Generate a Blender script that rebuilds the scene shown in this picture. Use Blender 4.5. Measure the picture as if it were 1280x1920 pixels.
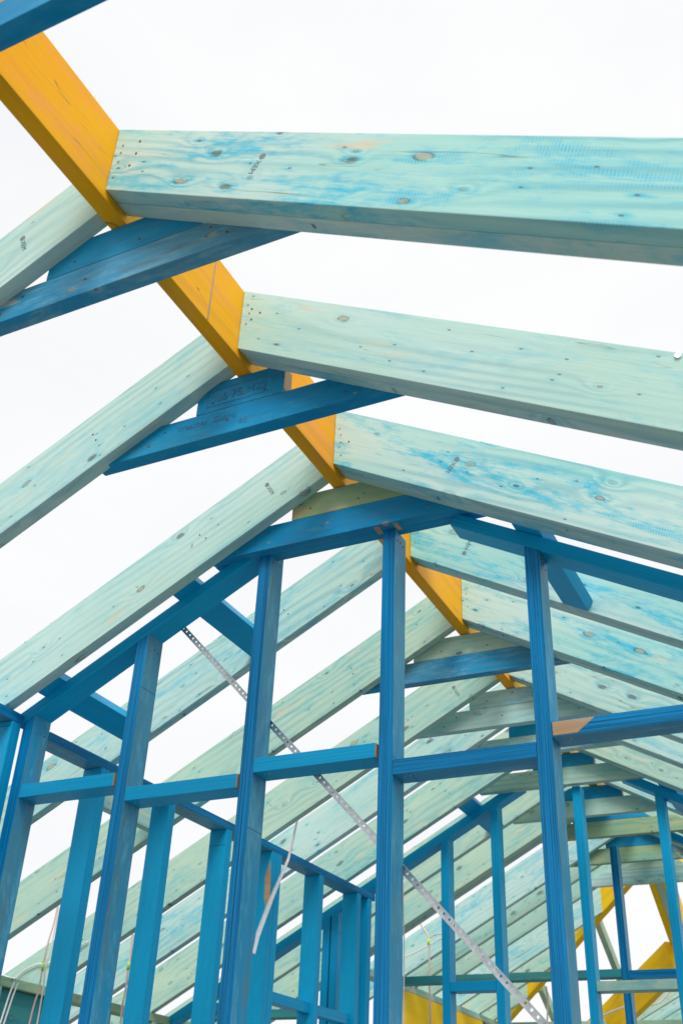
import bpy, bmesh, math, random
from mathutils import Vector, Matrix
random.seed(7)
S = bpy.context.scene
for o in list(bpy.data.objects): bpy.data.objects.remove(o)
COL = S.collection
R = math.radians

# ------------------------------------------------------------------ camera
cam = bpy.data.cameras.new('camera'); camo = bpy.data.objects.new('camera', cam); COL.objects.link(camo)
CY, CP, CR = 0.4768, 0.5672, 0.0463
fw = Vector((-math.sin(CY)*math.cos(CP), math.cos(CY)*math.cos(CP), math.sin(CP)))
r0 = Vector((math.cos(CY), math.sin(CY), 0)); u0 = r0.cross(fw)
rt = math.cos(CR)*r0 + math.sin(CR)*u0; up_ = -math.sin(CR)*r0 + math.cos(CR)*u0
M = Matrix((rt, up_, -fw)).transposed().to_4x4(); M.translation = (1.4666, -1.3674, -2.1298)
camo.matrix_world = M
cam.sensor_fit = 'VERTICAL'; cam.sensor_height = 36; cam.lens = 1970.88*36/1920
cam.clip_start = 0.05; cam.clip_end = 2000
cam.dof.use_dof = True; cam.dof.focus_distance = 3.55; cam.dof.aperture_fstop = 5.0
S.camera = camo

# ------------------------------------------------------------------ world: bright overcast sky
SUN_EL, SUN_AZ = R(50), R(154)          # azimuth measured from +Y towards +X
w = bpy.data.worlds.new('World'); S.world = w; w.use_nodes = True
nt = w.node_tree; nt.nodes.clear()
out = nt.nodes.new('ShaderNodeOutputWorld'); bg = nt.nodes.new('ShaderNodeBackground')
sky = nt.nodes.new('ShaderNodeTexSky'); sky.sky_type = 'NISHITA'; sky.sun_disc = False
sky.sun_elevation = SUN_EL; sky.sun_rotation = SUN_AZ
tc = nt.nodes.new('ShaderNodeTexCoord'); mp = nt.nodes.new('ShaderNodeMapping'); mp.inputs['Scale'].default_value = (1, 1, 3)
nz = nt.nodes.new('ShaderNodeTexNoise'); nz.inputs['Scale'].default_value = 2.2; nz.inputs['Detail'].default_value = 5
rp = nt.nodes.new('ShaderNodeValToRGB')
rp.color_ramp.elements[0].position = .3; rp.color_ramp.elements[0].color = (12.5, 12.65, 12.95, 1)
rp.color_ramp.elements[1].position = .62; rp.color_ramp.elements[1].color = (13.6, 13.6, 13.6, 1)
mx = nt.nodes.new('ShaderNodeMix'); mx.data_type = 'RGBA'; mx.inputs[0].default_value = .93
nt.links.new(tc.outputs['Generated'], mp.inputs[0]); nt.links.new(mp.outputs[0], nz.inputs[0]); nt.links.new(nz.outputs[0], rp.inputs[0])
nt.links.new(sky.outputs[0], mx.inputs[6]); nt.links.new(rp.outputs[0], mx.inputs[7])
nt.links.new(mx.outputs[2], bg.inputs[0]); bg.inputs[1].default_value = .0705
nt.links.new(bg.outputs[0], out.inputs[0])
sl = bpy.data.lights.new('sun', 'SUN'); sl.energy = 2.45; sl.angle = R(28); sl.color = (1, .97, .92)
so = bpy.data.objects.new('sun', sl); COL.objects.link(so)
sd = Vector((math.sin(SUN_AZ)*math.cos(SUN_EL), math.cos(SUN_AZ)*math.cos(SUN_EL), math.sin(SUN_EL)))
so.rotation_euler = sd.to_track_quat('Z', 'Y').to_euler()
S.view_settings.view_transform = 'Standard'; S.view_settings.look = 'None'
S.view_settings.exposure = .14; S.view_settings.gamma = 1
S.render.engine = 'CYCLES'
S.render.resolution_x = 682; S.render.resolution_y = 1024

# ------------------------------------------------------------------ materials
class NT:
    def __init__(s, name):
        s.m = bpy.data.materials.new(name); s.m.use_nodes = True; s.t = s.m.node_tree; s.t.nodes.clear()
    def n(s, typ, **k):
        x = s.t.nodes.new(typ)
        for a, b in k.items(): setattr(x, a, b)
        return x
    def l(s, a, b): s.t.links.new(a, b)
    def put(s, sock, v):
        if isinstance(v, bpy.types.NodeSocket): s.l(v, sock)
        else: sock.default_value = v
    def math(s, op, a, b=0, c=None, clamp=False):
        x = s.n('ShaderNodeMath', operation=op); x.use_clamp = clamp
        s.put(x.inputs[0], a); s.put(x.inputs[1], b)
        if c is not None: s.put(x.inputs[2], c)
        return x.outputs[0]
    def mix(s, f, a, b, bt='MIX'):
        x = s.n('ShaderNodeMix', data_type='RGBA', blend_type=bt)
        s.put(x.inputs[0], f); s.put(x.inputs[6], a); s.put(x.inputs[7], b); return x.outputs[2]
    def noise(s, vec, scale, detail=3, rough=.5, dist=0):
        x = s.n('ShaderNodeTexNoise'); s.l(vec, x.inputs['Vector']); x.inputs['Scale'].default_value = scale
        x.inputs['Detail'].default_value = detail; x.inputs['Roughness'].default_value = rough; x.inputs['Distortion'].default_value = dist
        return x.outputs[0]
    def scale(s, vec, v):
        x = s.n('ShaderNodeVectorMath', operation='MULTIPLY'); s.l(vec, x.inputs[0]); x.inputs[1].default_value = v; return x.outputs[0]
    def ramp(s, f, lo, hi):
        x = s.n('ShaderNodeMapRange', interpolation_type='SMOOTHSTEP'); s.put(x.inputs[0], f)
        x.inputs[1].default_value = lo; x.inputs[2].default_value = hi; return x.outputs[0]

def c4(c): return (c[0], c[1], c[2], 1)
def wood(name, base, base2, stain, stain_amt, bare=(.68, .58, .42), bare_amt=.0, knot=.6, ring=.35, rough=.6, edge=None, spec=.12, ringsc=75, saw=0, dirt=0, lamk=1.0, warpamt=17, patch=1.0):
    N = NT(name)
    tc = N.n('ShaderNodeTexCoord'); oi = N.n('ShaderNodeObjectInfo')
    rv = N.n('ShaderNodeCombineXYZ'); N.l(N.math('MULTIPLY', oi.outputs['Random'], 37.3), rv.inputs[0])
    N.l(N.math('MULTIPLY', oi.outputs['Random'], 11.7), rv.inputs[1]); N.l(N.math('MULTIPLY', oi.outputs['Random'], 23.1), rv.inputs[2])
    ad = N.n('ShaderNodeVectorMath', operation='ADD'); N.l(tc.outputs['Object'], ad.inputs[0]); N.l(rv.outputs[0], ad.inputs[1]); V = ad.outputs[0]
    # knots
    wob = N.n('ShaderNodeVectorMath', operation='MULTIPLY_ADD')
    nn = N.n('ShaderNodeTexNoise'); N.l(V, nn.inputs['Vector']); nn.inputs['Scale'].default_value = 14
    N.l(nn.outputs['Color'], wob.inputs[0]); wob.inputs[1].default_value = (.016, .0, .010); N.l(V, wob.inputs[2])
    def flat(vec, a, b, c):
        q = N.n('ShaderNodeSeparateXYZ'); N.l(vec, q.inputs[0]); w_ = N.n('ShaderNodeCombineXYZ')
        N.l(N.math('MULTIPLY', q.outputs[0], a), w_.inputs[0]); N.l(N.math('MULTIPLY_ADD', q.outputs[2], b, N.math('MULTIPLY', q.outputs[1], c)), w_.inputs[1]); return w_.outputs[0]
    vo = N.n('ShaderNodeTexVoronoi'); vo.voronoi_dimensions = '2D'; N.l(flat(wob.outputs[0], 4.6, 10.0, 2.5), vo.inputs['Vector']); vo.inputs['Scale'].default_value = 1.0
    sp = N.n('ShaderNodeSeparateColor'); N.l(vo.outputs['Color'], sp.inputs[0])
    size = N.math('MULTIPLY_ADD', N.math('POWER', sp.outputs[1], 2.6), .085, .035)
    on = N.math('LESS_THAN', sp.outputs[0], knot)
    dd = vo.outputs['Distance']
    kn = N.math('MULTIPLY', N.math('SUBTRACT', 1.0, N.ramp(N.math('DIVIDE', dd, size), .65, 1.0)), on)
    kring = N.math('MULTIPLY', N.math('SUBTRACT', 1.0, N.ramp(N.math('ABSOLUTE', N.math('SUBTRACT', N.math('DIVIDE', dd, size), 1.0)), .05, .35)), on)
    halo = N.math('MULTIPLY', N.math('SUBTRACT', 1.0, N.ramp(N.math('DIVIDE', dd, size), .9, 3.2)), on)
    # growth lines, bent round the knots
    sx = N.n('ShaderNodeSeparateXYZ'); N.l(V, sx.inputs[0]); X, Y, Z = sx.outputs
    warp = N.noise(N.scale(V, (.45, 2, 3.2)), 1.0, 1)
    ph = N.math('ADD', N.math('MULTIPLY', N.math('ADD', Z, N.math('MULTIPLY', Y, .6)), ringsc), N.math('MULTIPLY', warp, warpamt))
    ph = N.math('ADD', ph, N.math('MULTIPLY', N.math('POWER', 2.718, N.math('MULTIPLY', dd, -7.0)), N.math('MULTIPLY', on, 9.0)))
    rg = N.math('MULTIPLY_ADD', N.math('SINE', N.math('MULTIPLY', ph, 2.2)), .5, .5)
    rg = N.math('POWER', rg, 1.6)
    fine = N.noise(N.scale(V, (5, 150, 300)), 1.0, 4, .65)
    grow = N.math('MULTIPLY', rg, N.ramp(N.noise(N.scale(V, (1.2, 5, 7)), 1.0, 2), .35, .65))
    # stain patches
    pn = N.noise(N.scale(V, (2.2, 6, 9)), 1.0, 6, .7, .8)
    pn2 = N.noise(N.scale(V, (10, 40, 90)), 1.0, 5, .68)
    pn3 = N.noise(N.scale(V, (26, 60, 46)), 1.0, 4, .6)
    pt = N.math('MULTIPLY_ADD', pn2, .42, N.math('MULTIPLY_ADD', pn3, .22, N.math('SUBTRACT', pn, .32)))
    st = N.math('MULTIPLY', N.ramp(pt, .46, .72), stain_amt)
    big = N.noise(N.scale(V, (1.3, 3, 4)), 1.0, 2)
    col = N.mix(N.ramp(big, .35, .65), c4(base), c4(base2))
    col = N.mix(N.math('MULTIPLY', st, 1.0, clamp=True), col, c4(stain))
    col = N.mix(N.math('MULTIPLY', grow, ring*stain_amt, clamp=True), col, c4(stain))
    col = N.mix(N.math('MULTIPLY', halo, N.math('MULTIPLY', N.ramp(pn2, .42, .6), .8*min(1, stain_amt)), clamp=True), col, c4(stain))
    dk = N.math('MULTIPLY_ADD', grow, -ring*.35, 1.0)
    dk = N.math('MULTIPLY', dk, N.math('MULTIPLY_ADD', fine, .30, .85))
    vm = N.n('ShaderNodeVectorMath', operation='SCALE'); N.l(col, vm.inputs[0]); N.l(dk, vm.inputs['Scale']); col = vm.outputs[0]
    if saw:
        sv = N.math('SINE', N.math('MULTIPLY_ADD', X, 780, N.math('MULTIPLY_ADD', Z, 160, N.math('MULTIPLY', N.noise(V, 7), 10))))
        sm = N.math('MULTIPLY', N.ramp(N.noise(N.scale(V, (1.1, 2, 5)), 1.0, 2), .48, .66), saw*.6)
        col = N.mix(N.math('MULTIPLY', N.math('MULTIPLY', N.ramp(sv, -.2, .9), sm), st, clamp=True), col, (.55, .72, .68, 1))
    # thin drying cracks and tiny dark specks
    cn = N.noise(N.scale(V, (.8, 4, 13)), 1.0, 3, .5)
    ck = N.math('MULTIPLY', N.math('SUBTRACT', 1.0, N.ramp(N.math('ABSOLUTE', N.math('SUBTRACT', cn, .5)), .0012, .0045)), N.ramp(N.noise(N.scale(V, (1.7, 3, 4)), 1.0, 3), .52, .60))
    col = N.mix(N.math('MULTIPLY', ck, .55), col, (.14, .13, .08, 1))
    v2 = N.n('ShaderNodeTexVoronoi'); v2.voronoi_dimensions = '2D'; N.l(flat(V, 8, 19, 6), v2.inputs['Vector']); v2.inputs['Scale'].default_value = 1.0
    s2 = N.n('ShaderNodeSeparateColor'); N.l(v2.outputs['Color'], s2.inputs[0])
    spk = N.math('MULTIPLY', N.math('SUBTRACT', 1.0, N.ramp(v2.outputs['Distance'], .03, .065)), N.math('LESS_THAN', s2.outputs[0], .26))
    sph = N.math('MULTIPLY', N.math('SUBTRACT', 1.0, N.ramp(v2.outputs['Distance'], .05, .30)), N.math('LESS_THAN', s2.outputs[0], .22))
    col = N.mix(N.math('MULTIPLY', sph, N.math('MULTIPLY', N.ramp(pn2, .4, .6), .75*min(1, stain_amt)), clamp=True), col, c4(stain))
    if bare_amt:
        bn = N.noise(N.scale(V, (3.0, 12, 22)), 1.0, 4, .55)
        col = N.mix(N.math('MULTIPLY', N.ramp(bn, .69-bare_amt, .76-bare_amt), .65), col, c4(bare))
    if dirt:
        dn = N.noise(N.scale(V, (3.2, 14, 20)), 1.0, 7, .74)
        col = N.mix(N.math('MULTIPLY', N.ramp(dn, .5, .68), dirt), col, (.13, .17, .18, 1))
    if edge is not None:
        # glued laminations show as dark lines along the narrow faces
        g = N.n('ShaderNodeSeparateXYZ'); N.l(tc.outputs['Normal'], g.inputs[0])
        em = N.ramp(N.math('ABSOLUTE', g.outputs[2]), .6, .9)
        lam = N.noise(N.scale(V, (1.1, 520, 4)), 1.0, 4, .75)
        lam2 = N.noise(N.scale(V, (11, 560, 4)), 1.0, 3, .6)
        ec = N.mix(N.ramp(lam, .36, .60), c4([e*(1-.78*lamk) for e in edge]), c4(edge))
        ec = N.mix(N.math('MULTIPLY', N.ramp(lam2, .62, .74), .8*lamk*lamk), ec, (.004, .02, .07, 1))
        col = N.mix(em, col, ec)
        fj = N.math('ABSOLUTE', N.math('SUBTRACT', N.math('FRACT', N.math('MULTIPLY_ADD', X, .62, 0)), .5))
        col = N.mix(N.math('MULTIPLY', N.math('SUBTRACT', 1.0, N.ramp(fj, .0004, .0014)), N.math('SUBTRACT', .75, em, clamp=True), clamp=True), col, (.002, .04, .09, 1))
    col = N.mix(N.math('MULTIPLY', spk, .75*min(1, knot*2)), col, (.12, .07, .04, 1))
    kc = N.mix(N.math('GREATER_THAN', sp.outputs[2], .45), (.11, .075, .05, 1), (.42, .33, .19, 1))
    col = N.mix(N.math('MULTIPLY', kn, N.math('MULTIPLY_ADD', pn2, .6, .35)), col, kc)
    col = N.mix(N.math('MULTIPLY', kring, N.math('MULTIPLY', N.ramp(pn3, .35, .6), .6)), col, (.09, .07, .05, 1))
    b = N.n('ShaderNodeBsdfPrincipled'); N.l(col, b.inputs['Base Color']); b.inputs['Roughness'].default_value = rough
    b.inputs['Specular IOR Level'].default_value = spec
    hb = N.math('ADD', N.math('MULTIPLY', grow, .5), N.math('ADD', N.math('MULTIPLY', fine, .7), N.math('MULTIPLY', kn, .8)))
    bp = N.n('ShaderNodeBump'); bp.inputs['Strength'].default_value = .35; bp.inputs['Distance'].default_value = .0015
    N.l(hb, bp.inputs['Height']); N.l(bp.outputs[0], b.inputs['Normal'])
    o = N.n('ShaderNodeOutputMaterial'); N.l(b.outputs[0], o.inputs[0]); return N.m

MINT_A, MINT_B = (.53, .70, .655), (.46, .66, .60)
STAIN = (.055, .49, .66)
M_mint = wood('mint_pine', MINT_A, MINT_B, STAIN, .62, bare_amt=.035, saw=.8)
M_mint_blue = wood('mint_pine_blue_streaked', MINT_A, (.36, .66, .62), STAIN, 1.0, bare_amt=.04, saw=1.0)
M_mint_pale = wood('mint_pine_pale', (.52, .71, .665), (.46, .67, .60), STAIN, .35, bare_amt=.05, knot=.45)
M_sage = wood('sage_green_pine', (.41, .60, .52), (.48, .63, .50), (.10, .46, .50), .55, bare_amt=.05, knot=.6)
M_olive = wood('olive_green_pine', (.30, .44, .26), (.36, .46, .26), (.08, .38, .40), .5, bare=(.66, .42, .22), bare_amt=.08, knot=.5)
M_blue = wood('blue_stained_pine', (.001, .24, .50), (.004, .30, .56), (.09, .44, .62), .28, knot=.2, ring=.5, rough=.5, spec=.15, dirt=.15)
M_blue_worn = wood('worn_blue_pine', (.08, .30, .46), (.012, .28, .54), (.24, .48, .58), .8, knot=.35, ring=.5, rough=.5, dirt=.55, bare_amt=.03)
M_lvl = wood('blue_laminated_timber', (.06, .27, .42), (.003, .27, .52), (.12, .41, .58), .9, knot=.0, ring=.3, rough=.42, edge=(.0, .255, .59), spec=.2, dirt=.6)
M_lvl_clean = wood('clean_blue_laminated_timber', (.0, .38, .68), (.001, .34, .62), (.006, .44, .72), .4, knot=.0, ring=.15, rough=.4, edge=(.001, .36, .68), spec=.2, dirt=.06, lamk=.35)
M_yellow = wood('yellow_laminated_beam', (.98, .40, .003), (.99, .47, .004), (.98, .38, .08), .7, knot=.02, ring=.3, rough=.5, spec=.12, ringsc=30)
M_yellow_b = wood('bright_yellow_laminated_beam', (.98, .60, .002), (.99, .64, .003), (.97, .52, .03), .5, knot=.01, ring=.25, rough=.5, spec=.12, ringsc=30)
M_teal = wood('teal_dark_pine', (.05, .30, .32), (.10, .36, .32), (.02, .22, .36), .6, knot=.3)

def simple(name, col, rough=.5, metal=0, noise=0, nscale=20):
    N = NT(name); b = N.n('ShaderNodeBsdfPrincipled'); b.inputs['Roughness'].default_value = rough; b.inputs['Metallic'].default_value = metal
    tc = N.n('ShaderNodeTexCoord')
    f = N.noise(tc.outputs['Object'], nscale, 5)
    c = N.mix(N.ramp(f, .3, .7), c4([x*(1-noise) for x in col]), c4(col)); N.l(c, b.inputs['Base Color'])
    o = N.n('ShaderNodeOutputMaterial'); N.l(b.outputs[0], o.inputs[0]); return N.m
M_galv = simple('galvanised_steel', (.62, .65, .68), .38, .85, .25, 60)
M_strapw = simple('bright_galvanised_sheet', (.93, .93, .95), .4, 0, .06, 60)
M_nail = simple('nail_steel', (.55, .50, .46), .4, .7, .4, 300)
M_nailrust = simple('rusty_nail', (.25, .12, .06), .7, .2, .5, 300)
M_cable = simple('white_cable_sheath', (.78, .77, .75), .4, 0, .08, 8)
M_pink = simple('pinkish_cable_sheath', (.70, .52, .48), .45, 0, .1, 8)
M_ring = simple('yellow_green_tape', (.45, .75, .05), .5)
M_ink = simple('grey_ink', (.17, .23, .24), .7)
M_inkb = simple('blue_grey_ink', (.02, .17, .33), .7)
M_bare = wood('bare_pine', (.58, .37, .21), (.48, .29, .15), (.3, .4, .45), .3, knot=.1, ring=.5)
M_ground = simple('concrete_slab', (.225, .22, .21), .85, 0, .22, 1.3)
M_red = simple('red_strap', (.35, .02, .02), .5)

# ------------------------------------------------------------------ helpers
def tag(o, label=None, cat=None, group=None, kind=None):
    if label: o['label'] = label
    if cat: o['category'] = cat
    if group: o['group'] = group
    if kind: o['kind'] = kind
    return o
def link(name, bm, mat, mw=None, parent=None, smooth=False):
    me = bpy.data.meshes.new(name); bm.normal_update(); bm.to_mesh(me); bm.free(); me.materials.append(mat)
    if smooth:
        for p in me.polygons: p.use_smooth = True
    o = bpy.data.objects.new(name, me); COL.objects.link(o)
    mw = mw or Matrix.Identity(4)
    if parent is not None:
        o.parent = parent; o.matrix_local = parent['_mw_inv'] @ mw if False else (ROOTM[parent.name].inverted() @ mw)
    else: o.matrix_world = mw
    ROOTM[o.name] = mw
    return o
ROOTM = {}
def thing(name, loc, label, cat, group=None):
    o = bpy.data.objects.new(name, None); COL.objects.link(o); o.location = loc; o.empty_display_size = .1
    ROOTM[o.name] = Matrix.Translation(loc); return tag(o, label, cat, group)
def frame(p0, d, up):
    X = Vector(d).normalized(); Z = Vector(up); Z = (Z - X*Z.dot(X)).normalized(); Y = Z.cross(X)
    m = Matrix((X, Y, Z)).transposed().to_4x4(); m.translation = p0; return m
def prism(poly, y0, y1, bev=.0022):
    bm = bmesh.new()
    a = [bm.verts.new((x, y0, z)) for x, z in poly]; b = [bm.verts.new((x, y1, z)) for x, z in poly]
    n = len(poly); bm.faces.new(a); bm.faces.new(b[::-1])
    for i in range(n): bm.faces.new((a[i], b[i], b[(i+1) % n], a[(i+1) % n]))
    bmesh.ops.recalc_face_normals(bm, faces=bm.faces)
    if bev: bmesh.ops.bevel(bm, geom=bm.edges[:], offset=bev, segments=2, profile=.6, affect='EDGES')
    return bm
def beam(name, p0, p1, thick, depth, mat, up=(0, -1, 0), parent=None, cut1=None, cut0=None, bev=.0022):
    """box from p0 to p1 (centre line); thick across local y, depth along 'up'. cut1/cut0: f(world)->z of the sloping end"""
    p0, p1 = Vector(p0), Vector(p1); L = (p1-p0).length; mw = frame(p0, p1-p0, up)
    bm = prism([(0, -depth/2), (L, -depth/2), (L, depth/2), (0, depth/2)], -thick/2, thick/2, 0)
    for v in bm.verts:
        wv = mw @ v.co
        if cut1 and v.co.x > L*.5:
            v.co.x += (cut1(wv) - wv.z)/mw.col[0][2]
        if cut0 and v.co.x < L*.5:
            v.co.x += (cut0(wv) - wv.z)/mw.col[0][2]
    bmesh.ops.bevel(bm, geom=bm.edges[:], offset=bev, segments=2, profile=.6, affect='EDGES')
    return link(name, bm, mat, mw, parent)
def plank_xz(name, poly, y0, y1, ang, mat, parent=None):
    """board lying in an XZ plane; poly = world (x,z) corners; ang = direction of the grain"""
    ox, oz = poly[0]; c, s = math.cos(ang), math.sin(ang)
    mw = frame((ox, (y0+y1)/2, oz), (c, 0, s), (-s, 0, c))
    loc = [((x-ox)*c+(z-oz)*s, -(x-ox)*s+(z-oz)*c) for x, z in poly]
    return link(name, prism(loc, -(y1-y0)/2, (y1-y0)/2), mat, mw, parent)
def tube(name, pts, r, mat, parent=None, seg=8, sub=6):
    P = [Vector(p) for p in pts]; Q = []
    for i in range(len(P)-1):
        a, b, c, d = P[max(i-1, 0)], P[i], P[i+1], P[min(i+2, len(P)-1)]
        for k in range(sub):
            t = k/sub; Q.append(.5*((2*b)+(c-a)*t+(2*a-5*b+4*c-d)*t*t+(3*b-a-3*c+d)*t**3))
    Q.append(P[-1]); base = Q[0].copy(); bm = bmesh.new(); prev = None
    for i, q in enumerate(Q):
        t = (Q[min(i+1, len(Q)-1)]-Q[max(i-1, 0)]).normalized()
        a = t.orthogonal().normalized() if prev is None else (prev - t*prev.dot(t)).normalized(); prev = a; b = t.cross(a)
        ringv = [bm.verts.new(q-base+r*(math.cos(2*math.pi*k/seg)*a+math.sin(2*math.pi*k/seg)*b)) for k in range(seg)]
        if i:
            for k in range(seg): bm.faces.new((old[k], old[(k+1) % seg], ringv[(k+1) % seg], ringv[k]))
        else: bm.faces.new(ringv[::-1])
        old = ringv
    bm.faces.new(old); bmesh.ops.recalc_face_normals(bm, faces=bm.faces)
    return link(name, bm, mat, Matrix.Translation(base), parent, True)
def nail(p, nrm, parent, mat=None, r=.0036, h=.0022):
    bm = bmesh.new(); bmesh.ops.create_cone(bm, cap_ends=True, segments=10, radius1=r, radius2=r*.85, depth=h)
    n = Vector(nrm)+Vector([random.uniform(-.12, .12) for _ in range(3)])
    mw = Matrix.Translation(Vector(p)+Vector(nrm)*h*.3) @ n.to_track_quat('Z', 'Y').to_matrix().to_4x4()
    return link('nail_head', bm, mat or M_nail, mw, parent)
def text(body, size, origin, xdir, zdir, parent, mat, name='printed_stamp'):
    cu = bpy.data.curves.new('txt', 'FONT'); cu.body = body; cu.size = size; cu.extrude = .0001
    to = bpy.data.objects.new('txt', cu); COL.objects.link(to); dg = bpy.context.evaluated_depsgraph_get(); dg.update()
    me = bpy.data.meshes.new_from_object(to.evaluated_get(dg)); bpy.data.objects.remove(to)
    me.materials.clear(); me.materials.append(mat)
    o = bpy.data.objects.new(name, me); COL.objects.link(o)
    X = Vector(xdir).normalized(); Y = Vector(zdir).normalized(); Z = X.cross(Y)
    mw = Matrix((X, Y, Z)).transposed().to_4x4(); mw.translation = origin
    o.parent = parent; o.matrix_local = ROOTM[parent.name].inverted() @ mw; ROOTM[o.name] = mw
    return o
ORD = ['nearest', 'second', 'third', 'fourth', 'fifth', 'sixth', 'seventh', 'eighth', 'ninth', 'tenth', 'eleventh', 'twelfth', 'thirteenth', 'fourteenth', 'fifteenth', 'sixteenth', 'seventeenth']

# ------------------------------------------------------------------ roof geometry
W2 = .0497/2; H = .2687; D = .2131; ZO = .028
TH = {1: .504, -1: .4932}
def rz(x, side, top=0):
    t = TH[side]; return ZO - math.tan(t)*(abs(x)-W2) + (D/math.cos(t) if top else 0)
def plz(side):                       # underside of the raking plates
    z0 = -.0146 if side > 0 else -.0106
    return lambda v: z0 - math.tan(TH[side])*abs(v.x)

# ground
bm = bmesh.new(); bmesh.ops.create_grid(bm, x_segments=1, y_segments=1, size=400)
tag(link('ground', bm, M_ground, Matrix.Translation((0, 0, -3.86))), kind='structure')
FL = -3.855

# ridge beam
rb = beam('ridge_beam', (0, -2.6, H/2), (0, 6.86, H/2), 2*W2, H, M_yellow, up=(0, 0, 1))
tag(rb, 'long yellow ridge beam running from the top left corner down through the rafter joints', 'beam')
g = beam('glue_joint', (W2+.0006, .505, 0.004), (W2+.0006, .505, H-.004), .007, .0012, M_bare, up=(1, 0, 0), parent=rb, bev=.0003)
tag(g, 'pale vertical scarf line across the yellow face')

def rafter(side, i, Y, t, x1, mats, double, label, x0=W2):
    s = side; a = -TH[1] if s > 0 else TH[-1]
    xa, xb = s*(x0+.0008), s*x1
    poly = [(xa, rz(xa, s)), (xb, rz(xb, s)), (xb, rz(xb, s, 1)), (xa, rz(xa, s, 1))]
    if double:
        r = thing('roof_rafter', (xa, Y+t/2, rz(xa, s)), label, 'rafter', 'rafters on the right slope' if s > 0 else 'rafters on the left slope')
        h = t/2
        dz = [0, random.uniform(-.004, .002)]
        for k in range(2):
            pl = [(x, z+dz[k]) for x, z in poly]
            plank_xz('board', pl, Y+k*h+.0006*k, Y+(k+1)*h, a, mats[k % len(mats)], r)
    else:
        r = plank_xz('roof_rafter', poly, Y, Y+t, a, mats[0])
        tag(r, label, 'rafter', 'rafters on the right slope' if s > 0 else 'rafters on the left slope')
    return r
def rnails(r, side, Y, pts):
    for dx, fz, rust in pts:
        x = side*(W2+dx); z = rz(x, side)+fz*(D/math.cos(TH[side]))
        nail((x, Y, z), (0, -1, 0), r, M_nailrust if rust else M_nail)

RY = [(0, .0964), (.6731, .0874), (1.3406, .1002), (2.0487, .0861), (2.6504, .0944), (3.3132, .09), (3.765, .09), (4.318, .09), (4.93, .09), (5.52, .09), (6.06, .09), (6.40, .09)]
Rm = [M_mint_blue, M_mint_pale, M_mint_blue, M_mint_blue, M_mint_blue, M_mint, M_mint, M_sage, M_mint, M_sage, M_sage, M_sage]
RN = [[(.028, .72, 0), (.026, .60, 0), (.024, .45, 0), (.018, .20, 0), (.085, .80, 1), (.080, .60, 1), (.066, .40, 1)],
      [(.022, .76, 0), (.030, .62, 0), (.022, .43, 0), (.038, .70, 1), (.040, .52, 1), (.070, .66, 1)],
      [(.020, .66, 0), (.026, .55, 0), (.028, .42, 0), (.022, .32, 0), (.030, .18, 0), (.060, .46, 1)],
      [(.022, .30, 0), (.020, .48, 0), (.026, .68, 0)],
      [(.030, .30, 0), (.026, .45, 0), (.022, .55, 0), (.028, .68, 0)]]
rr_ = []
for i, (Y, t) in enumerate(RY):
    r = rafter(1, i, Y, t, 2.95, [Rm[i], M_mint], True, '%s double rafter right of the yellow ridge beam, counted from the camera' % ORD[i])
    rr_.append(r)
    if i < len(RN): rnails(r, 1, Y, RN[i])
LY = [(.0519, .0471, 2.9), (.7257, .0504, 2.9), (1.3917, .0481, 2.9), (2.0475, .044, 2.9), (2.6935, .044, 2.9), (3.322, .045, 2.9), (3.765, .045, 2.9), (4.255, .045, 2.9),
      (4.865, .045, 2.9), (5.305, .13, 2.9), (6.063, .045, 2.0), (6.381, .045, 2.0), (6.738, .045, 2.0), (7.31, .045, 2.0), (7.78, .045, 2.0), (8.15, .045, 2.0)]
Lm = [M_mint_pale, M_mint_pale, M_mint_pale, M_mint, M_sage, M_sage, M_mint, M_sage, M_sage, M_sage, M_mint, M_sage, M_sage, M_mint, M_sage, M_sage]
lraf = []
for i, (Y, t, x1) in enumerate(LY):
    x0 = W2 if Y < 6.86 else (Y-6.86)+.06
    lraf.append(rafter(-1, i, Y, t, x1, [Lm[i], M_sage], t > .1, '%s left-slope rafter counted from the camera%s' % (ORD[i], ', cut against the hip beam' if Y > 6.86 else ''), x0))

# small printed stamps on rafter faces: three letters and an ink spot
def stamp(parent, P, Q, Y, size=.022):
    d = Vector((P[0]-Q[0], 0, P[1]-Q[1])).normalized(); n = Vector((0, -1, 0)); y_ = n.cross(d)
    text('XEM', size, Vector((Q[0], Y-.0007, Q[1]))+d*size*.6-y_*size*.35, d, y_, parent, M_ink)
    bm = bmesh.new(); bmesh.ops.create_circle(bm, cap_ends=True, segments=18, radius=size*.42)
    mw = Matrix.Translation((Q[0], Y-.0008, Q[1])) @ Matrix.Rotation(math.pi/2, 4, 'X')
    link('ink_spot', bm, M_ink, mw, parent)
stamp(rr_[0], (.491, -.110), (.506, -.085), 0)
stamp(rr_[2], (.472, -.107), (.491, -.082), 1.3406)
stamp(rr_[3], (.276, .029), (.257, -.009), 2.0487)
stamp(lraf[0], (-.285, .006), (-.297, .038), .0519)
stamp(lraf[2], (-.255, .014), (-.274, .045), 1.3917)
stamp(lraf[5], (-.255, -.02), (-.27, .009), 3.322)
nail((1.293, .6731, -.441), (0, -1, 0), rr_[1], M_galv, .009, .006)
for k, r_ in enumerate(lraf[:6]):
    for dx, fz in ((.03, .75), (.035, .5), (.03, .22), (.5, .45), (.52, .6)):
        x = -(W2+dx+random.uniform(-.006, .006))
        nail((x, LY[k][0], rz(x, -1)+fz*.24), (0, -1, 0), r_, M_nailrust, .0032)
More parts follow.
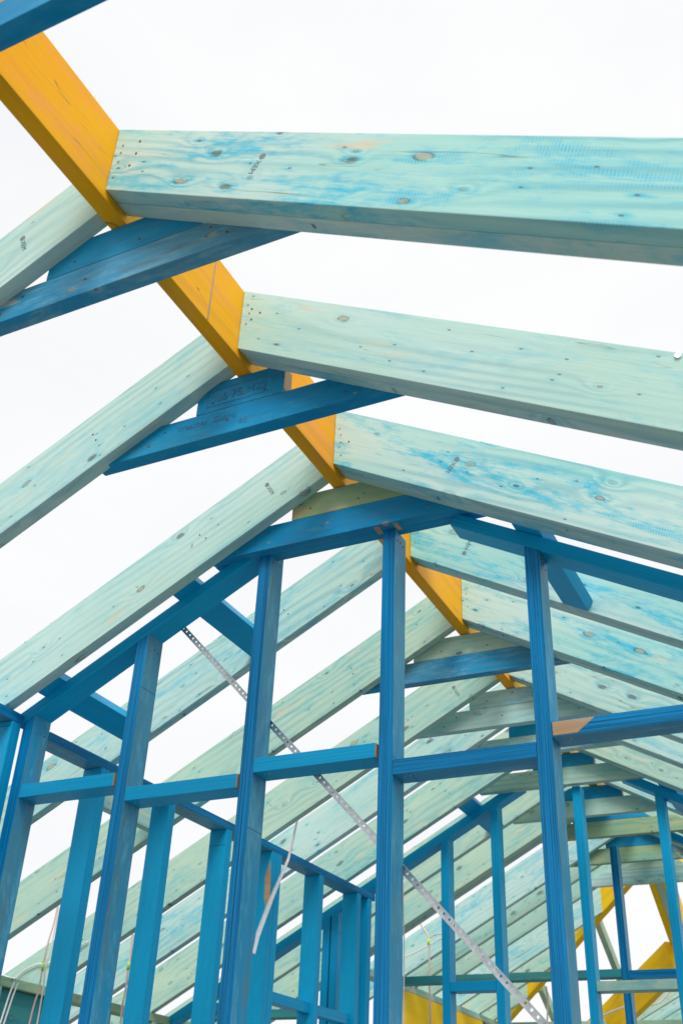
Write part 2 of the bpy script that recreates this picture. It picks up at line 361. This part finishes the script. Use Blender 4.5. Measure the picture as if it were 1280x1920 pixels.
# ------------------------------------------------------------------ collar ties
def tie(idx, Y, t, zb, mlow, mup, ux0, ux1, cutR, x0=-.53, x1=.56, plies=1):
    lab = '%s collar tie below the ridge: %s board over %s board' % (ORD[idx], mup[1], mlow[1])
    r = thing('collar_tie', (0, Y, zb), lab, 'collar tie', 'collar ties under the ridge')
    zt = zb+.100; k = t/plies
    for p in range(plies):
        y0 = Y+p*k
        plank_xz('lower_board', [(x0, zb), (x1, zb), (x1-.16, zt), (x0+.16, zt)], y0+.0005, y0+k-.0005, 0, mlow[0], r)
    zu0, zu1 = zt+.0012, -.004
    if idx < 6:
        for x, z in ((x0+.19, zb+.03), (x0+.24, zb+.07), (x1-.2, zb+.035), (x1-.25, zb+.075), (-.06, zb+.05), (-.12, zb+.135), (.1, zb+.13)):
            nail((x+random.uniform(-.02, .02), Y, z), (0, -1, 0), r, M_nailrust, .0034)
    hh = zu1-zu0
    if cutR: poly = [(ux0, zu0), (ux1, zu0), (ux1-hh*1.25, zu1), (ux0+.055, zu1), (ux0, zu0+.055)]
    else: poly = [(ux0, zu0), (ux1, zu0), (ux1, zu1-.01), (ux1-.02, zu1), (ux0+.055, zu1), (ux0, zu0+.055)]
    b = plank_xz('upper_board', poly, Y+.0005, Y+t/plies-.0005, 0, mup[0], r)
    if not cutR:
        e = beam('cut_end', (ux1+.0012, Y+.003, (zu0+zu1)/2), (ux1+.0012, Y+t/plies-.003, (zu0+zu1)/2), .0015, hh*.75, M_bare, up=(0, 0, 1), parent=b, bev=.0003)
        e['label'] = 'unpainted sawn end'
    return r
BL, BW, MT, SG, OL = (M_blue, 'blue'), (M_blue_worn, 'worn blue'), (M_mint, 'pale green'), (M_sage, 'sage green'), (M_olive, 'olive green')
tie(0, -.58, .048, -.219, BL, BL, -.2, .2, True)
tie(1, .0964, .0478, -.216, BW, BL, -.216, .285, True)
t2 = tie(2, .7605, .0505, -.218, BL, BL, -.163, .147, False)
tie(3, 1.4408, .0933, -.2043, BL, OL, -.187, .285, True, plies=2)
tie(4, 2.745, .048, -.204, BW, SG, -.25, .30, True)
tie(5, 3.404, .046, -.190, MT, MT, -.219, .26, True)
tie(6, 3.856, .046, -.184, MT, BL, -.16, .16, False)
tie(7, 4.41, .046, -.183, SG, BL, -.2, .155, False)
tie(8, 5.02, .046, -.184, SG, BL, -.2, .17, False)
tie(9, 5.435, .046, -.200, OL, BL, -.25, .25, True)
tie(10, 6.11, .046, -.193, OL, BL, -.2, .17, False)
tie(11, 6.70, .046, -.203, MT, SG, -.25, .25, True)
# printing on the second tie
text('006 75', .043, (-.116, .7602, -.082), (1, 0, .02), (0, 0, 1), t2, M_inkb)
text('H2S', .043, (.015, .7602, -.080), (1, 0, .02), (0, 0, 1), t2, M_inkb)
for (a, b, c, d) in ((-.125, -.096, .085, -.096), (-.125, -.034, .085, -.034), (-.125, -.096, -.125, -.034), (.085, -.096, .085, -.034)):
    beam('printed_frame', (a, .7602, b), (c, .7602, d), .0004, .0018, M_inkb, up=(0, 0, 1) if b == d else (1, 0, 0), parent=t2, bev=.00005)
text('WE', .035, (.10, .7602, -.062), (1, 0, 0), (0, 0, 1), t2, M_inkb)
text('Weather  Guard', .032, (-.23, .7602, -.163), (1, 0, 0), (0, 0, 1), t2, M_inkb)
text('45', .032, (.0, .7602, -.196), (1, 0, 0), (0, 0, 1), t2, M_inkb)

# ------------------------------------------------------------------ gable stud wall in the foreground
SD = .093; ST = .0475; YW = 1.482; YC = YW+SD/2
w1 = thing('gable_wall', (0, YC, FL), 'bright blue stud wall in the foreground rising to the ridge, with staggered noggins and a perforated brace', 'stud wall')
sx = [(-1.2854, 0), (-.8105, 0), (-.3097, 0), (.1845, 0), (.6832, 0), (1.19, 0), (1.69, 0)]
T3B = -.2043
for i, (x, _) in enumerate(sx):
    s = -1 if x < 0 else 1
    cf = plz(s) if i != 3 else (lambda v: T3B-.001)
    zt = cf(Vector((x, 0, 0)))
    st = beam('stud', (x, YC, FL), (x, YC, zt), ST, SD, M_lvl, parent=w1, cut1=cf)
    for k in range(3): nail((x+ST/2, YW+.02+.025*k, zt-.035-random.uniform(0, .02)), (1, 0, 0), st, M_nailrust, .003)
nz_ = [(-1.2854, -.8105, -.9815), (-.8105, -.3097, -1.041), (-.3097, .1845, -.998), (.1845, .6832, -1.059), (.6832, 1.19, -1.004), (1.19, 1.69, -1.06)]
for i, (a, b, z) in enumerate(nz_):
    gap = .012 if i in (0, 1, 2) else .001
    n = beam('noggin', (a+ST/2+.001, YC, z), (b-ST/2-gap, YC, z), ST, SD, M_lvl_clean if i < 3 else M_lvl, parent=w1)
    for q in range(2): nail((a+ST/2+.03+.02*q, YC-.02, z-ST/2), (0, 0, -1), n, M_nail, .003)
    if gap > .01:
        beam('sawn_end', (b-ST/2-gap+.001, YC-.002, z), (b-ST/2-gap+.0035, YC-.002, z), ST*.95, SD*.95, M_bare, parent=n, bev=.0004)
    if i == 4:
        e = plank_xz('bare_patch', [(a+ST/2+.004, z-ST/2+.003), (a+ST/2+.075, z-ST/2+.003), (a+ST/2+.13, z+ST/2-.003), (a+ST/2+.004, z+ST/2-.003)], YW-.0012, YW+.002, 0, M_bare, n)
        e['label'] = 'bare unpainted end of the noggin'
PT = .0475
def raking(side, xa, xb, Y, parent, mat, name='raking_plate', dz=0):
    t = TH[side]; z0 = (-.0146 if side > 0 else -.0106)+dz
    up = Vector((side*math.sin(t), 0, math.cos(t)))
    f = lambda x: Vector((x, Y, z0-math.tan(t)*abs(x)))+up*PT/2
    return beam(name, f(xa), f(xb), PT, SD, mat, parent=parent)
raking(-1, -1.335, -.305, YC, w1, M_lvl_clean)
raking(1, .41, 3.0, YC, w1, M_lvl_clean)
beam('bottom_plate', (-1.31, YC, FL-.02), (3.0, YC, FL-.02), .04, SD, M_lvl, parent=w1)
for x0, x1 in ((.138, .158), (.211, .228)):
    beam('chafed_patch', (x0, 1.475, T3B-.0006), (x1, 1.475, T3B-.0006), .0012, .05, M_bare, parent=w1, bev=.0003)
# perforated angle brace on the far side of that wall
def brace(a, b, Y, parent=None, wdt=.0175, fl=.008, name='perforated_brace', start=.01):
    a, b = Vector(a), Vector(b); L = (b-a).length; mw = frame(a, b-a, (0, 0, 1)); bm = bmesh.new()
    t = .0012; cell = .0235; n = int(L/cell); h = wdt/2; rr = .0042
    for i in range(n):
        x0 = i*cell; cx = x0+cell/2; K = 12
        inner = []; outer = []
        for k in range(K):
            an = 2*math.pi*(k+.5)/K; cc, ss = math.cos(an), math.sin(an)
            m = min((cell/2)/abs(cc), h/abs(ss)) if abs(cc) > 1e-6 and abs(ss) > 1e-6 else cell/2
            inner.append((cx+rr*cc, rr*ss)); outer.append((cx+m*cc, m*ss))
        for yy in (0, t):
            vi = [bm.verts.new((x, yy, z)) for x, z in inner]; vo = [bm.verts.new((x, yy, z)) for x, z in outer]
            for k in range(K): bm.faces.new((vi[k], vi[(k+1) % K], vo[(k+1) % K], vo[k]))
            if yy == 0: keep = vi
            else:
                for k in range(K): bm.faces.new((keep[k], keep[(k+1) % K], vi[(k+1) % K], vi[k]))
        # corner fill
    # thin base strip edges and the folded flange
    def box(x0, x1, y0, y1, z0, z1):
        vs = [bm.verts.new((x, y, z)) for x in (x0, x1) for y in (y0, y1) for z in (z0, z1)]
        for f in ((0, 1, 3, 2), (4, 6, 7, 5), (0, 4, 5, 1), (2, 3, 7, 6), (0, 2, 6, 4), (1, 5, 7, 3)): bm.faces.new([vs[k] for k in f])
    box(0, L, -fl, t, h-.0002, h+.001); box(0, L, 0, t, -h-.003, -h+.0002)
    for i in range(n+1):
        x = i*cell; box(max(0, x-.004), min(L, x+.004), .0002, t-.0002, -h, h)
    return link(name, bm, M_galv, mw, parent)
br = brace((-.712, YW+SD+.004, -.374), (.72, YW+SD+.004, -1.880), 0)
tag(br, 'galvanised perforated strap running diagonally behind the foreground blue studs', 'brace')

# outriggers between rafters above the raking plate
def outrigger(side, x0, x1, ya, yb, label, grp='flat blue blocks across the raking plates'):
    t = TH[side]; xm = (x0+x1)/2; dirs = Vector((side*math.cos(t), 0, -math.sin(t))); up = Vector((side*math.sin(t), 0, math.cos(t)))
    c = Vector((xm, 0, rz(xm, side)))+up*.0225
    o = beam('outrigger', c+Vector((0, ya, 0)), c+Vector((0, yb, 0)), .045, abs(x1-x0)/math.cos(t), M_lvl_clean, up=dirs)
    return tag(o, label, 'outrigger', grp)
outrigger(-1, -.67, -.58, 1.442, 2.045, 'flat blue block crossing the left raking plate just above the top of the perforated strap')
outrigger(-1, -1.232, -1.142, 1.442, 2.045, 'flat blue block crossing the lower end of the left raking plate near the corner stud')
outrigger(1, .633, .723, 1.443, 2.046, 'flat blue block with a free end crossing the right raking plate of the foreground wall')
outrigger(-1, -.62, -.532, 4.302, 4.863, 'small blue block crossing the left raking plate of the second gable wall')
outrigger(1, .49, .58, 4.41, 4.93, 'small blue block crossing the right raking plate of the second gable wall')

tag(beam('trimmer', (-1.54, 2.094, -.70), (-1.54, 2.692, -.70), .045, .17, M_mint_pale, up=(0, 0, 1)), 'green blocking board between the fourth and fifth left rafters, seen beside the second foreground stud', 'trimmer')
# ------------------------------------------------------------------ long side wall (runs away from the camera)
AX, AS = -1.31, .0328
ax = lambda y: AX+AS*y
WA = .094; adir = Vector((AS, 1, 0)).normalized(); aup = Vector((1, -AS, 0)).normalized()
ws = thing('side_wall', (ax(3)-WA/2, 3, FL), 'long blue stud wall running back behind the left half of the foreground wall', 'stud wall')
ac = lambda y, z: Vector((ax(y)-WA/2, y, z))
ZA0, ZA1 = -.757, -.722
beam('top_plate', ac(1.578, (ZA0+ZA1)/2), ac(4.38, (ZA0+ZA1)/2), ZA1-ZA0, WA, M_lvl, up=aup, parent=ws)
for k, y in enumerate([1.8977, 2.3626, 2.8203, 3.230, 3.279, 3.7191, 4.1563, 4.29]):
    s_ = beam('stud', ac(y+.0235, FL), ac(y+.0235, ZA0-.001), .047, WA, M_lvl_clean, up=aup, parent=ws)
    for q in range(2): nail((ax(y)-.03-.02*q, y, ZA0-.03-random.uniform(0, .02)), (0, -1, 0), s_, M_nailrust, .0028)
for ya, yb in ((3.33, 3.715), (3.77, 4.152)):
    pass
beam('rail', ac(3.328, -1.405), ac(4.14, -1.405), .05, WA*.55, M_lvl_clean, up=aup, parent=ws)
beam('bottom_plate', ac(1.58, FL-.02), ac(4.4, FL-.02), .04, WA, M_lvl, up=aup, parent=ws)
sp_ = plank_xz('bare_split', [(-1.212, -.80), (-1.205, -.84), (-1.200, -1.00), (-1.212, -1.05), (-1.232, -.98), (-1.236, -.88)], 3.2285, 3.2297, 0, M_bare, ws)
sp_['label'] = 'torn bare patch on the double stud'

wf = thing('near_side_wall', (-1.36, .8, FL), 'short run of blue side wall at the left edge, in front of the corner', 'stud wall')
beam('top_plate', (-1.36, .2, -.703), (-1.36, 1.50, -.703), .036, .09, M_lvl, up=(1, 0, 0), parent=wf)
for y in (1.452, .95, .45):
    beam('stud', (-1.36, y, FL), (-1.36, y, -.723), .047, .09, M_lvl_clean, up=(1, 0, 0), parent=wf)

# bent galvanised strap hanging on the side wall
def bentstrap():
    bm = bmesh.new(); X0 = -1.178
    rowsd = [((3.396, -.562), (3.442, -.556), 0), ((3.346, -.735), (3.385, -.731), 0), ((3.328, -.775), (3.375, -.768), .002), ((3.185, -.990), (3.232, -.999), .0035), ((3.085, -1.165), (3.130, -1.180), .004), ((3.070, -1.255), (3.078, -1.262), .004)]
    rows = []
    for (y0, z0), (y1, z1), f in rowsd:
        y1 = y0+(y1-y0)*.36
        rows.append([bm.verts.new((X0+.002, y0, z0)), bm.verts.new((X0, y1-.008, z1)), bm.verts.new((X0+.004+f, y1, z1)), bm.verts.new((X0+.004+f+f*.8, y1+.003, z1-.004))])
    for i in range(len(rows)-1):
        for k in range(3): bm.faces.new((rows[i][k], rows[i][k+1], rows[i+1][k+1], rows[i+1][k]))
    bmesh.ops.solidify(bm, geom=bm.faces[:], thickness=.0014)
    return link('bent_strap', bm, M_strapw)
tag(bentstrap(), 'loose bent galvanised strap hanging over the top plate of the long side wall', 'strap')

# ------------------------------------------------------------------ second gable wall
Y2 = 4.45; YC2 = Y2+SD/2
w2 = thing('second_gable_wall', (0, YC2, FL), 'clean blue stud wall with gabled top standing behind the foreground wall', 'stud wall')
for x in (-1.511, -1.456, -1.13, -.765, -.459, .032, .484, .98, 1.45):
    s = -1 if x < 0 else 1
    cf = plz(s); wdt = .0455
    if abs(x) < .1: cf = lambda v: -.185
    beam('stud', (x, YC2, FL), (x, YC2, cf(Vector((x, 0, 0)))), wdt, SD, M_lvl_clean, parent=w2, cut1=cf)
raking(-1, -2.75, -.28, YC2, w2, M_lvl_clean)
raking(1, .28, 2.6, YC2, w2, M_lvl_clean)
for a, b, z, m in ((-.765, -.459, -1.2125, M_lvl_clean), (.032, .484, -1.232, M_sage), (.484, .98, -1.19, M_lvl_clean)):
    beam('noggin', (a+.024, YC2, z), (b-.024, YC2, z), .048, SD, m, parent=w2)
beam('noggin', (-2.3, YC2, -1.324), (-1.537, YC2, -1.324), .045, SD, M_teal, parent=w2)
beam('sawn_patch', (-1.60, Y2-.001, -1.324), (-1.54, Y2-.001, -1.324), .036, .002, M_bare, parent=w2, bev=.0004)
tag(beam('trimmer', (-2.04, 4.0, -1.333), (-2.04, 4.448, -1.333), .045, .09, M_blue, up=(1, 0, 0)), 'short dark blue trimmer low down behind the third foreground stud', 'trimmer')
tag(brace((.475, Y2+SD+.004, -.50), (1.1, Y2+SD+.004, -1.25), 0), 'short perforated strap behind the second gable wall at the right edge', 'brace')

# third gable wall with the dark rail
Y4 = 5.65; YC4 = Y4+SD/2
w4 = thing('third_gable_wall', (0, YC4, FL), 'dark blue stud wall with a level rail, behind the second gable wall', 'stud wall')
for x, zt in ((-.052, -.205), (.285, None), (.75, None)):
    s = -1 if x < 0 else 1; cf = plz(s) if zt is None else (lambda v: -.205)
    beam('stud', (x, YC4, FL), (x, YC4, cf(Vector((x, 0, 0)))), .047, SD, M_lvl, parent=w4, cut1=cf)
for a, b, z in ((-1.62, -.052, -.975), (-.052, .285, -.985)):
    beam('rail', (a+.025, YC4, z), (b-.025, YC4, z), .047, SD, M_teal if a < -.1 else M_lvl, parent=w4)
raking(1, .1, 2.6, YC4, w4, M_lvl_clean, dz=.0)

# ------------------------------------------------------------------ eave walls
we = thing('eave_wall', (-2.58, 3.2, FL), 'greenish eave wall at the bottom left carrying the lower ends of the rafters', 'stud wall')
EX = -2.54
beam('top_plate', (EX-.045, -.3, -1.352), (EX-.045, 5.4, -1.352), .045, .09, M_olive, up=(1, 0, 0), parent=we)
for k in range(13):
    y = -.2+.45*k
    beam('stud', (EX-.045, y, FL), (EX-.045, y, -1.376), .047, .09, M_sage if k % 3 else M_teal, up=(1, 0, 0), parent=we)
    if k < 12 and k % 4 == 3: beam('lintel_block', (EX-.06, y+.026, -1.46), (EX-.06, y+.424, -1.46), .045, .16, M_teal, up=(0, 0, 1), parent=we)
FX = -1.75
wl = thing('far_eave_wall', (FX, 7, FL), 'far eave wall with a yellow lintel beam under a green top plate', 'stud wall')
beam('top_plate', (FX-.045, 5.2, -.925), (FX-.045, 8.35, -.925), .045, .09, M_sage, up=(1, 0, 0), parent=wl)
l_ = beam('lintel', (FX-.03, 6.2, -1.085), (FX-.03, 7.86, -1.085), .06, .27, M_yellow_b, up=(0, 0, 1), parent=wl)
for y in (7.9, 8.3): beam('stud', (FX-.045, y, FL), (FX-.045, y, -.949), .047, .09, M_lvl if y < 8 else M_sage, up=(1, 0, 0), parent=wl)
beam('stud', (FX-.045, 5.25, FL), (FX-.045, 5.25, -.949), .047, .09, M_sage, up=(1, 0, 0), parent=wl)
beam('end_plate', (FX, 8.36, -.925), (2.2, 8.36, -.925), .045, .09, M_sage, parent=wl)

# ------------------------------------------------------------------ hip end
t5 = .54; HY = 6.85
hipz = lambda y: .03-t5*(y-HY)
def vbeam(name, a, b, thick, depth, mat, label, cat, grp=None):
    a, b = Vector(a), Vector(b)
    return tag(beam(name, a, b, thick, depth, mat, up=(0, 0, 1)), label, cat, grp)
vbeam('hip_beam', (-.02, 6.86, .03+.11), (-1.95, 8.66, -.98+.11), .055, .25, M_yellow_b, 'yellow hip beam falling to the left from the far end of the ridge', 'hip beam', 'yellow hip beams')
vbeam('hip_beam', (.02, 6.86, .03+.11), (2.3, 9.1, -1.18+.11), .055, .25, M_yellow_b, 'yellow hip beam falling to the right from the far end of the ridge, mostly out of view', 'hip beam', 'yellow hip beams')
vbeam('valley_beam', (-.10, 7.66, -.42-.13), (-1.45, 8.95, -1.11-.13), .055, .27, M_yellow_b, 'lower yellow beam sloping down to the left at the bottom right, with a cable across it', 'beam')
for x, yb, lab in ((-.65, 8.3, 'thin green creeper rafter between the two sloping yellow beams'), (-1.35, 8.62, 'thin green creeper rafter at the bottom, left of the right foreground stud')):
    ya = 6.86+abs(x)-.03
    vbeam('creeper_rafter', (x+.02, ya, hipz(ya)+.045), (x+.02, yb, hipz(yb)+.045), .045, .09, M_sage, lab, 'rafter')
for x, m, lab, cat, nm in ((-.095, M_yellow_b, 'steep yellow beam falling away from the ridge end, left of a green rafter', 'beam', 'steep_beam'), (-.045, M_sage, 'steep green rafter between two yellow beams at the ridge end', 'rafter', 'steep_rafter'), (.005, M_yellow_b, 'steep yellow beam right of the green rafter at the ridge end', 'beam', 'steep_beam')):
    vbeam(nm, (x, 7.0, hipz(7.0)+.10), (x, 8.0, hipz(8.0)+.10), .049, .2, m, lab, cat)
for k, y in enumerate((9.0, 9.43, 9.88, 10.33)):
    s = -1; poly = [(.6, -.152), (-1.6, -1.289), (-1.6, -1.049), (.6, .088)]
    tag(plank_xz('roof_rafter', poly[::-1], y, y+.045, TH[-1], M_mint if k % 2 else M_sage), '%s green rafter of the far wing seen under the lower yellow beam' % ['first', 'second', 'third', 'last'][k], 'rafter', 'rafters of the far wing')

# ------------------------------------------------------------------ cables
def cable(pts, lab, mat=M_cable, r=.004, ring=None):
    o = tube('cable', pts, r, mat); tag(o, lab, 'cable', 'electrical cables')
    if ring is not None:
        a, b = Vector(ring)-Vector((0, 0, .02)), Vector(ring)+Vector((0, 0, .02)); tube('tape_band', [a, b], r*1.45, M_ring, o, sub=1)
    return o
cable([(-2.35, 3.054, -.967), (-2.35, 3.051, -1.059), (-2.35, 3.031, -1.178), (-2.35, 3.025, -1.284), (-2.35, 3.023, -1.401), (-2.35, 3.005, -1.498), (-2.36, 2.98, -1.9)], 'pinkish cable hanging at the bottom left with a green and yellow tape band', M_pink, .0045, (-2.35, 3.025, -1.284))
cable([(-2.35, 3.07, -.98), (-2.35, 3.06, -1.174), (-2.35, 3.045, -1.289), (-2.35, 3.056, -1.422), (-2.35, 3.053, -1.9)], 'white cable hanging beside the pinkish taped cable at the bottom left')
cable([(-2.4, 2.90, -1.375), (-2.4, 2.884, -1.419), (-2.4, 2.869, -1.492), (-2.4, 2.82, -1.75)], 'white cable dropping from the eave plate in the bottom left corner')
cable([(-2.4, 2.925, -1.375), (-2.4, 2.908, -1.43), (-2.4, 2.893, -1.50), (-2.4, 2.84, -1.75)], 'inner white cable dropping from the eave plate in the bottom left corner')
cable([(-2.854, 3.31, -1.265), (-2.814, 3.312, -1.277), (-2.769, 3.31, -1.281), (-2.723, 3.31, -1.245), (-2.64, 3.31, -1.217), (-2.562, 3.31, -1.214), (-2.439, 3.31, -1.164), (-2.327, 3.31, -1.116)], 'white cable looping over the lower end of the sixth left rafter')
cable([(-2.688, 3.757, -1.019), (-2.46, 3.757, -.915), (-2.37, 3.757, -.876), (-2.194, 3.757, -.787), (-1.936, 3.757, -.655), (-1.789, 3.757, -.592)], 'white cable clipped along the face of the seventh left rafter')
cable([(-2.3, 3.646, -1.001), (-2.3, 3.656, -1.123), (-2.3, 3.651, -1.181), (-2.3, 3.654, -1.312), (-2.3, 3.647, -1.417), (-2.3, 3.69, -1.8)], 'pale cable hanging between the second and third foreground studs with a green band', M_pink, .0055, (-2.3, 3.651, -1.181))
cable([(-2.3, 3.67, -1.0), (-2.3, 3.685, -1.2), (-2.3, 3.67, -1.417), (-2.3, 3.72, -1.8)], 'white cable hanging behind the banded one between the second and third studs')
cable([(-1.106, 4.65, -.579), (-1.108, 4.65, -.733), (-1.1, 4.65, -.913), (-1.099, 4.65, -1.116), (-1.1, 4.65, -1.5)], 'white cable hanging right beside the central foreground stud')
cable([(-1.52, 5.9, -.54), (-1.495, 5.9, -.589), (-1.447, 5.9, -.662), (-1.444, 5.9, -.774), (-1.441, 5.9, -.911), (-1.441, 5.9, -1.019), (-1.431, 5.9, -1.4)], 'pinkish cable hanging in front of the yellow lintel with a yellow band', M_pink, .007, (-1.446, 5.9, -.69))
cable([(-1.66, 5.9, -.80), (-1.62, 5.9, -.781), (-1.499, 5.9, -.737), (-1.339, 5.9, -.663), (-1.2, 5.9, -.60)], 'white cable sweeping up to the right behind the second gable wall')
cable([(-1.447, 5.9, -.669), (-1.399, 5.9, -.646), (-1.339, 5.9, -.642), (-1.25, 5.9, -.66)], 'short arched cable branching off the pinkish cable', M_pink)
cable([(-1.231, 8.0, -.675), (-1.225, 8.0, -.799), (-1.242, 8.0, -.98), (-1.25, 8.0, -1.3)], 'pale cable hanging by the short green creeper rafter at the bottom', M_pink, .008)
cable([(-.76, 7.8, -.945), (-.713, 7.8, -.927), (-.634, 7.8, -.897), (-.547, 7.8, -.872), (-.50, 7.8, -.86)], 'white cable lying across the lower yellow beam at the bottom right', M_cable, .007)
cable([(-.66, 8.9, -.72), (-.591, 8.9, -.712), (-.483, 8.9, -.693), (-.406, 8.9, -.631), (-.375, 8.9, -.601)], 'thin pinkish cable curving over the far green rafters', M_pink, .006)
tag(beam('red_strap', (-2.73, 3.758, -1.155), (-2.66, 3.758, -1.12), .004, .018, M_red, up=(0, 0, 1)), 'short dark red strap on the seventh left rafter', 'strap')
